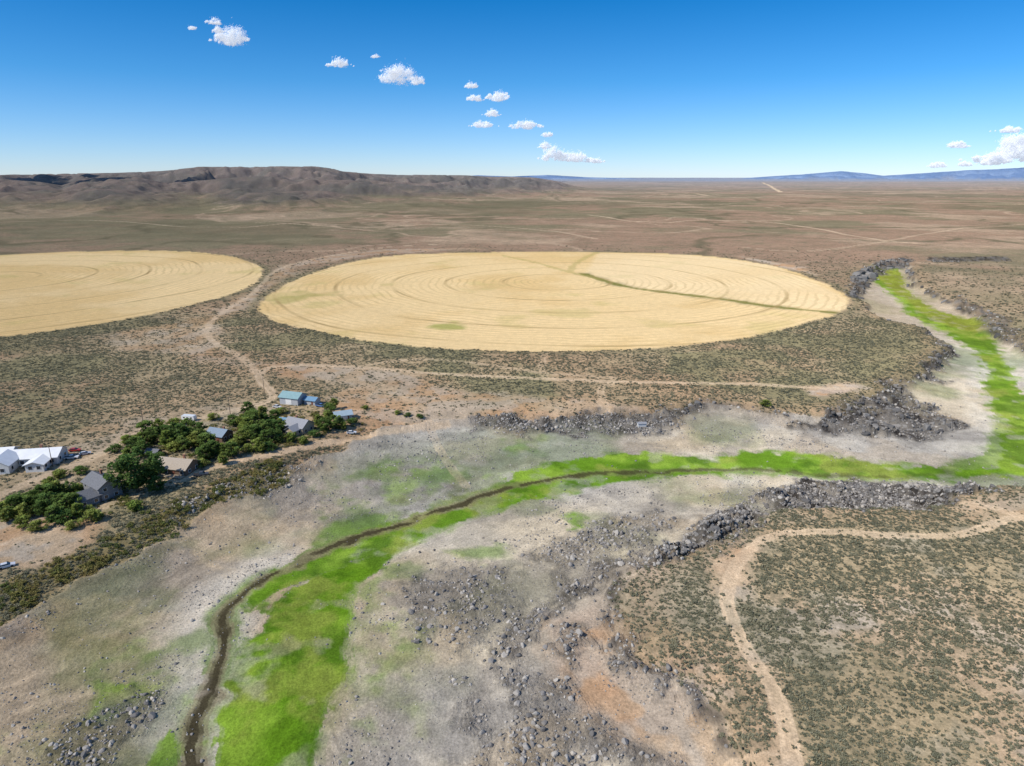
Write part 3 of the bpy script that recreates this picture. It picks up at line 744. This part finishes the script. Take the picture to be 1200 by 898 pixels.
def wing(e, L, W, H, rise, wm, rm, ox=0, oy=0, rz=0, oh=.6, win=True, door=True, bigdoor=False, storeys=1):
    loc = (ox, oy, 0)
    l, w = L / 2, W / 2
    V = [(-l, -w, -1.5), (l, -w, -1.5), (l, w, -1.5), (-l, w, -1.5), (-l, -w, H), (l, -w, H), (l, w, H), (-l, w, H), (-l, 0, H + rise), (l, 0, H + rise)]
    F = [(0, 1, 5, 4), (2, 3, 7, 6), (1, 2, 6, 9, 5), (3, 0, 4, 8, 7), (0, 3, 2, 1)]
    part('walls', V, F, wm, e, loc, rz)
    V = []; F = []
    sl = rise / w; t = .18; x = l + oh; yo = w + oh; zo = H - sl * oh + .03; zt = H + rise + .03
    for sgn in (1, -1):
        o = len(V)
        V += [(-x, sgn * yo, zo), (x, sgn * yo, zo), (x, 0, zt), (-x, 0, zt), (-x, sgn * yo, zo + t), (x, sgn * yo, zo + t), (x, 0, zt + t), (-x, 0, zt + t)]
        q = [(o, o + 1, o + 2, o + 3), (o + 4, o + 7, o + 6, o + 5), (o, o + 4, o + 5, o + 1), (o + 1, o + 5, o + 6, o + 2), (o, o + 3, o + 7, o + 4)]
        F += q if sgn < 0 else [c[::-1] for c in q]
    part('roof', V, F, rm, e, loc, rz)
    if win:
        Vw = []; Fw = []; Vt = []; Ft = []
        for s in range(storeys):
            zb = .9 + s * 2.8
            n = max(2, int(L / 3.2))
            for sy in (-1, 1):
                for i in range(n):
                    cx = -l + (i + .5) * L / n
                    if door and sy < 0 and s == 0 and i == n // 2: continue
                    a, b_ = sorted((sy * (w + .02), sy * (w + .07))); box(Vt, Ft, cx - .75, cx + .75, a, b_, zb - .1, zb + 1.3)
                    a, b_ = sorted((sy * (w + .072), sy * (w + .10))); box(Vw, Fw, cx - .62, cx + .62, a, b_, zb, zb + 1.2)
            for sx in (-1, 1):
                for cy in (-w * .45, w * .45):
                    a, b_ = sorted((sx * (l + .02), sx * (l + .07))); box(Vt, Ft, a, b_, cy - .75, cy + .75, zb - .1, zb + 1.3)
                    a, b_ = sorted((sx * (l + .072), sx * (l + .10))); box(Vw, Fw, a, b_, cy - .62, cy + .62, zb, zb + 1.2)
        part('window_frames', Vt, Ft, trim, e, loc, rz); part('windows', Vw, Fw, glass, e, loc, rz)
    if door:
        V = []; F = []; cx = -l + (max(2, int(L / 3.2)) // 2 + .5) * L / max(2, int(L / 3.2))
        box(V, F, cx - .5, cx + .5, -w - .09, -w - .02, 0, 2.1); part('door', V, F, door_m, e, loc, rz)
    if bigdoor:
        V = []; F = []; box(V, F, -1.8, 1.8, -w - .09, -w - .02, 0, min(3.0, H - .4))
        for k in range(4): box(V, F, -1.75, 1.75, -w - .13, -w - .093, .1 + k * .45, .45 + k * .45)
        part('garage_door', V, F, trim, e, loc, rz)
def building(name, u, v, yaw, s=1.0):
    x, y, z = ground_at(u, v)
    e = bpy.data.objects.new(name, None); COL.objects.link(e); e.location = (x, y, z + .15); e.rotation_euler = (0, 0, math.radians(yaw)); e.scale = (s, s, s)
    return e
white_metal = simple_mat('white_metal_roof', (.78, .78, .77), .4, .06, .6); white_wall = simple_mat('white_siding', (.62, .61, .58), .7, .06)
dark_sh = simple_mat('dark_shingles', (.17, .17, .175), .9, .25, 3); dark_wall = simple_mat('grey_siding', (.22, .22, .23), .8, .12)
tan_sh = simple_mat('tan_shingles', (.42, .35, .27), .9, .15, 3); brown_wall = simple_mat('brown_siding', (.17, .11, .075), .8, .15)
blue_roof = simple_mat('blue_metal_roof', (.17, .3, .42), .45, .08, 1); teal_roof = simple_mat('green_metal_roof', (.25, .38, .38), .45, .08, 1)
grey_wall = simple_mat('pale_grey_siding', (.42, .43, .44), .7, .08); grey_roof = simple_mat('grey_shingles', (.3, .3, .31), .9, .15, 3)
tan_wall = simple_mat('tan_siding', (.45, .36, .25), .8, .1)
brick_m = simple_mat('chimney_brick', (.3, .15, .1), .9, .2, 5)
def chimney(e, x, y, h):
    V = []; F = []; box(V, F, x - .4, x + .4, y - .35, y + .35, 1, h); box(V, F, x - .5, x + .5, y - .45, y + .45, h + .003, h + .18); part('chimney', V, F, brick_m, e)
def deck(e, x0, x1, y0, y1, z, mat):
    V = []; F = []; box(V, F, x0, x1, y0, y1, z - .15, z)
    for px in np.linspace(x0 + .1, x1 - .1, 5):
        box(V, F, px - .06, px + .06, y0 + .04, y0 + .16, z + .002, z + 1.0); box(V, F, px - .08, px + .08, y0 + .1, y0 + .26, -1.5, z - .152)
    box(V, F, x0, x1, y0 + .03, y0 + .17, z + 1.002, z + 1.08); part('deck', V, F, mat, e)

e = building('white_farmhouse', 40, 541, 10, 1.12); wing(e, 20, 9, 3, 1.9, white_wall, white_metal); wing(e, 9, 8, 3.4, 2.4, white_wall, white_metal, -7, -6.5, math.radians(90), door=False)
wing(e, 7, 6, 2.7, 1.0, white_wall, white_metal, 5, -7.0, math.radians(90), door=False); chimney(e, 3, 1, 5.8)
e = building('white_shed', 3, 537, 12, 1.1); wing(e, 9, 6, 2.8, 1.3, white_wall, white_metal, win=False, bigdoor=True)
e = building('two_storey_house', 122, 580, -35); wing(e, 12, 8, 5.4, 2.4, dark_wall, dark_sh, storeys=2); wing(e, 8, 7, 3.2, 2.0, dark_wall, dark_sh, 2.5, -7.3, math.radians(90), door=False); chimney(e, -3, 1.6, 8.6); deck(e, -6, -1.5, -8, -4.1, .9, tan_wall)
e = building('ranch_house', 209, 552, -12); wing(e, 14, 9.5, 3, 2.4, brown_wall, tan_sh); chimney(e, 2.5, 1.5, 6.4); deck(e, -6.8, 6.8, -7.6, -4.85, .6, tan_wall)
e = building('blue_roof_cottage', 258, 515, -20); wing(e, 9, 7, 3, 2.1, brown_wall, simple_mat('slate_blue_roof', (.22, .28, .34), .6, .1, 2)); chimney(e, 2, 1, 5.7)
e = building('metal_barn', 344, 472, -18); wing(e, 11, 8, 3.8, 2.0, grey_wall, teal_roof, win=False, door=False, bigdoor=True)
e = building('blue_roof_shed', 366, 473, -18); wing(e, 6.5, 5, 2.4, 1.1, grey_wall, blue_roof, win=False)
e = building('tan_cottage', 351, 505, -25); wing(e, 11, 8, 3.4, 2.6, tan_wall, grey_roof); wing(e, 5, 5, 3, 1.6, tan_wall, grey_roof, 1.5, -5.6, math.radians(90), door=False); chimney(e, -2, 1, 6.6)
e = building('garage', 402, 491, 25); wing(e, 8, 5.5, 2.6, 1.4, grey_wall, simple_mat('pale_blue_roof', (.34, .42, .47), .5, .08, 1), win=False, bigdoor=True)
e = building('garden_shed', 335, 498, -15); wing(e, 5, 4, 2.3, 1.1, tan_wall, blue_roof, win=False)
e = building('pump_house', 181, 535, -12); wing(e, 5, 4, 2.3, 1, brown_wall, dark_sh, win=False)
e = building('boat_shed', 752, 499, 5); wing(e, 4, 2.4, 1.2, .5, white_wall, grey_roof, oh=.25, win=False, door=False)

# ------------------------------------------------------------------ vehicles
tyre = simple_mat('tyre_rubber', (.03, .03, .03), .9, .1)
def prism(V, F, prof, y0, y1, y0t=None):
    o = len(V); n = len(prof)
    for y in (y0, y1):
        for (x, z) in prof: V.append((x, y * (0.84 if (y0t and z > y0t) else 1.0), z))
    F.append(tuple(range(o, o + n))); F.append(tuple(range(o + 2 * n - 1, o + n - 1, -1)))
    for i in range(n): F.append((o + i, o + n + i, o + n + (i + 1) % n, o + (i + 1) % n))
def wheels(e, xs, w, r=.36):
    V = []; F = []
    for x in xs:
        for y in (-w, w):
            o = len(V); n = 14
            for yy in (y - .12, y + .12):
                for i in range(n): V.append((x + r * math.cos(6.2832 * i / n), yy, r + r * math.sin(6.2832 * i / n)))
            F.append(tuple(range(o, o + n))); F.append(tuple(range(o + 2 * n - 1, o + n - 1, -1)))
            for i in range(n): F.append((o + i, o + n + i, o + n + (i + 1) % n, o + (i + 1) % n))
    part('wheels', V, F, tyre, e)
def vehicle(kind, u, v, yaw, colr):
    x, y, z = ground_at(u, v)
    e = bpy.data.objects.new(kind, None); COL.objects.link(e); e.location = (x, y, z + .05); e.rotation_euler = (0, 0, math.radians(yaw))
    pm = simple_mat(kind + '_paint', colr, .3, .04, 1, spec=.5)
    V = []; F = []; Vg = []; Fg = []
    if kind == 'parked_car':
        prism(V, F, [(-2.2, .35), (2.2, .35), (2.25, .75), (1.1, .95), (-2.1, 1.0), (-2.25, .7)], -.88, .88)
        prism(Vg, Fg, [(1.05, .953), (.35, 1.4), (-1.3, 1.42), (-1.95, 1.003)], -.8, .8, 1.2)
        prism(V, F, [(.3, 1.425), (.25, 1.47), (-1.2, 1.47), (-1.3, 1.425)], -.68, .68); wheels(e, (-1.4, 1.4), .8)
    elif kind == 'pickup_truck':
        prism(V, F, [(-2.7, .5), (2.7, .5), (2.75, 1.05), (1.5, 1.15), (-2.7, 1.15)], -.95, .95)
        prism(Vg, Fg, [(1.4, 1.153), (.8, 1.75), (-.6, 1.78), (-.75, 1.153)], -.88, .88, 1.4)
        prism(V, F, [(.75, 1.785), (.7, 1.84), (-.5, 1.84), (-.6, 1.785)], -.74, .74); wheels(e, (-1.7, 1.75), .88, .42)
        Vb = []; Fb = []; box(Vb, Fb, -2.6, -.85, -.8, .8, 1.153, 1.17); part('truck_bed', Vb, Fb, tyre, e)
    else:
        prism(V, F, [(-3.3, .55), (3.0, .55), (3.4, 1.3), (3.2, 2.6), (2.8, 2.8), (-3.1, 2.8), (-3.35, 2.6)], -1.2, 1.2)
        for yy in (-1.233, 1.203):
            for xx in (-2.4, -.6, 1.4): box(Vg, Fg, xx, xx + 1.0, yy, yy + .03, 1.5, 2.1)
        box(V, F, 3.0, 4.6, -.06, .06, .45, .545); wheels(e, (-.6, .35), 1.05)
    part('body', V, F, pm, e); part('windows', Vg, Fg, glass, e)
vehicle('parked_car', 88, 529, 10, (.45, .04, .03)); vehicle('parked_car', 100, 533, 30, (.5, .5, .52)); vehicle('pickup_truck', 84, 538, 15, (.7, .7, .7))
vehicle('camper_trailer', 222, 493, -10, (.75, .75, .72)); vehicle('pickup_truck', 376, 477, -20, (.12, .2, .4)); vehicle('parked_car', 325, 478, -20, (.65, .65, .65))
vehicle('parked_car', 412, 508, 10, (.7, .7, .7)); vehicle('pickup_truck', 236, 558, 20, (.08, .08, .09))
vehicle('parked_car', 8, 665, 35, (.6, .6, .62))

wood = simple_mat('pole_wood', (.16, .12, .09), .9, .2)
for u, v in ((168, 497), (62, 547), (270, 486), (310, 462)):
    x, y, z = ground_at(u, v)
    V = []; F = []; n = 8
    for zz, r in ((-.5, .17), (9.5, .11)):
        for i in range(n): V.append((r * math.cos(6.2832 * i / n), r * math.sin(6.2832 * i / n), zz))
    for i in range(n): F.append((i, (i + 1) % n, n + (i + 1) % n, n + i))
    F.append(tuple(range(n, 2 * n)))
    box(V, F, -1.2, 1.2, .12, .24, 8.6, 8.75)
    for k in (-1.1, 0.5, 1.1): box(V, F, k - .05, k + .05, .13, .23, 8.753, 8.95)
    ob = bpy.data.objects.new('utility_pole', mesh_from('utility_pole', V, F, wood)); COL.objects.link(ob); ob.location = (x, y, z); ob.rotation_euler = (0, 0, .6)
print('T objects', time.time() - T0)

# ------------------------------------------------------------------ sun, sky, clouds
sunv = Vector((-.62, -.36, .72)).normalized()
def cloud_mat(name, tp):
    cm, nt = new_mat(name)
    out = N_(nt, 'ShaderNodeOutputMaterial'); d = N_(nt, 'ShaderNodeBsdfDiffuse'); d.inputs['Color'].default_value = (.78, .78, .78, 1); t = N_(nt, 'ShaderNodeBsdfTranslucent'); t.inputs['Color'].default_value = (.78, .78, .78, 1)
    mx = N_(nt, 'ShaderNodeMixShader'); mx.inputs[0].default_value = .45
    em = N_(nt, 'ShaderNodeEmission'); em.inputs[0].default_value = (.80, .87, 1, 1); em.inputs[1].default_value = .30   # added glow standing in for light scattered inside the cloud
    ad = N_(nt, 'ShaderNodeAddShader')
    tr = N_(nt, 'ShaderNodeBsdfTransparent'); mt = N_(nt, 'ShaderNodeMixShader'); mt.inputs[0].default_value = tp
    nt.links.new(d.outputs[0], mx.inputs[1]); nt.links.new(t.outputs[0], mx.inputs[2]); nt.links.new(mx.outputs[0], ad.inputs[0]); nt.links.new(em.outputs[0], ad.inputs[1])
    nt.links.new(ad.outputs[0], mt.inputs[1]); nt.links.new(tr.outputs[0], mt.inputs[2]); nt.links.new(mt.outputs[0], out.inputs[0])
    return cm
cm = cloud_mat('cloud_vapour', .68); cm2 = cloud_mat('thin_cloud_vapour', .72)
def cloud(center, W, H, fs, n, seed, mat):
    rs = np.random.RandomState(seed)
    k = 5 + int(2 * W / H)
    sub = []
    for i in range(k):
        f = (i + .5) / k - .5 + rs.normal() * .08
        env = max(.12, 1 - (abs(f) * 2) ** 1.3)
        r = H * env * rs.uniform(.16, .42)
        c = np.array([f * W * .95, rs.normal() * .12 * W, rs.uniform(0, .5) * H * env])
        sub.append((*c, r))
        for j in range(16):
            dv = rs.normal(size=3); dv /= np.linalg.norm(dv)
            p = c + dv * [1.6, 1.2, 1.0] * r * rs.uniform(.7, 1.5)
            sub.append((p[0], p[1], p[2], r * rs.uniform(.12, .5)))
    sub = np.array(sub); wgt = sub[:, 3] ** 1.5; wgt /= wgt.sum()
    ci = rs.choice(len(sub), n, p=wgt)
    p = sub[ci, :3] + rs.normal(size=(n, 3)) * sub[ci, 3:4] * .74
    base = -.10 * H
    p[:, 2] = np.where(p[:, 2] < base, base + (p[:, 2] - base) * .35, p[:, 2])
    nr = np.array(sunv) * 1.5 + rs.normal(size=(n, 3)) * .4; nr /= np.linalg.norm(nr, axis=1)[:, None]
    t = np.cross(nr, rs.normal(size=(n, 3))); t /= np.linalg.norm(t, axis=1)[:, None]; b = np.cross(nr, t); s = fs * rs.uniform(.5, 1.3, n)[:, None]
    V = np.stack([p - t * s, p - b * s, p + t * s, p + b * s], 1).reshape(-1, 3)
    ob = bpy.data.objects.new('cloud', mesh_from('cloud', V, np.arange(4 * n).reshape(n, 4), mat)); COL.objects.link(ob); ob.location = center
CL_ = [(270, 48, 44, 26), (250, 27, 18, 8), (226, 34, 10, 5), (256, 38, 16, 8), (397, 77, 36, 9), (440, 67, 12, 3.5), (466, 94, 42, 26), (490, 98, 16, 10), (552, 102, 18, 7), (556, 117, 22, 7), (584, 115, 34, 11),
       (577, 135, 20, 8), (566, 148, 34, 7), (617, 149, 46, 10), (641, 159, 16, 6), (656, 186, 46, 20), (680, 188, 36, 12), (700, 190, 20, 5), (638, 173, 14, 7), (1122, 172, 28, 7), (1184, 154, 40, 7),
       (1172, 188, 84, 16), (1192, 180, 48, 32), (1098, 195, 24, 6), (1130, 194, 20, 5), (1160, 192, 30, 8), (1240, 178, 60, 50)]
for i, (u, v, w, h) in enumerate(CL_):
    d = np.array([(u - 600) / 800., cp + (449 - v) / 800. * sp, -sp + (449 - v) / 800. * cp])
    tt = min(1500 / max(d[2], .02), 42000)
    c = np.array([0, 0, CAMZ]) + d * tt
    pxs = tt / 800.
    cloud(tuple(c), w * pxs, h * pxs, pxs * 1.0, int(300 + w * h * 8), 300 + i, cm)
for i, (u, Y, W) in enumerate(((0, 5000, 900), (-120, 5200, 900), (150, 4800, 800), (-60, 4400, 500), (60, 5600, 500))):
    X = (u - 600) / 836 * Y
    g = np.array([X, Y, 100.]); c = g + np.array(sunv) * (1700 / sunv.z)
    cloud(tuple(c), W * 1.1, W * .5, 30, 3000, 400 + i, cm2)

w = bpy.data.worlds.new('World'); scene.world = w; w.use_nodes = True
nt = w.node_tree; nt.nodes.clear(); L = nt.links.new
sky = nt.nodes.new('ShaderNodeTexSky'); sky.sky_type = 'NISHITA'; sky.sun_disc = False
el = math.asin(sunv.z); sky.sun_elevation = el; sky.sun_rotation = math.atan2(sunv.x, sunv.y)
sky.altitude = 1600; sky.air_density = 1.0; sky.dust_density = .3; sky.ozone_density = 2.0
tc = nt.nodes.new('ShaderNodeTexCoord'); sx = nt.nodes.new('ShaderNodeSeparateXYZ'); L(tc.outputs['Generated'], sx.inputs[0])
cr = nt.nodes.new('ShaderNodeValToRGB'); L(sx.outputs[2], cr.inputs[0])
E_ = cr.color_ramp.elements
E_[0].position = 0.0; E_[0].color = (.60, .72, 1.0, 1)
E_[1].position = 1.0; E_[1].color = (.80, .88, 1.0, 1)
for p, c in ((.05, (.42, .64, .95, 1)), (.12, (.19, .55, .88, 1)), (.22, (.04, .46, .82, 1)), (.45, (.58, .78, 1.0, 1))):
    q = E_.new(p); q.color = c
ml = nt.nodes.new('ShaderNodeMix'); ml.data_type = 'RGBA'; ml.blend_type = 'MULTIPLY'; ml.inputs[0].default_value = 1
L(sky.outputs[0], ml.inputs[6]); L(cr.outputs[0], ml.inputs[7])
bg = nt.nodes.new('ShaderNodeBackground'); bg.inputs['Strength'].default_value = .15
wo = nt.nodes.new('ShaderNodeOutputWorld')
L(ml.outputs[2], bg.inputs['Color']); L(bg.outputs[0], wo.inputs[0])
sd = bpy.data.lights.new('sun', 'SUN'); sd.energy = 4.2; sd.angle = math.radians(.5); sd.color = (1, .955, .88)
so = bpy.data.objects.new('sun', sd); COL.objects.link(so); so.rotation_euler = sunv.to_track_quat('Z', 'Y').to_euler()

cd = bpy.data.cameras.new('camera'); cam = bpy.data.objects.new('camera', cd); COL.objects.link(cam)
cd.sensor_width = 36; cd.lens = 24; cd.clip_start = 1; cd.clip_end = 200000
cam.location = (0, 0, CAMZ); cam.rotation_euler = (math.pi / 2 - PITCH, 0, 0)
scene.camera = cam
scene.view_settings.view_transform = 'Standard'; scene.view_settings.look = 'None'; scene.view_settings.exposure = 0
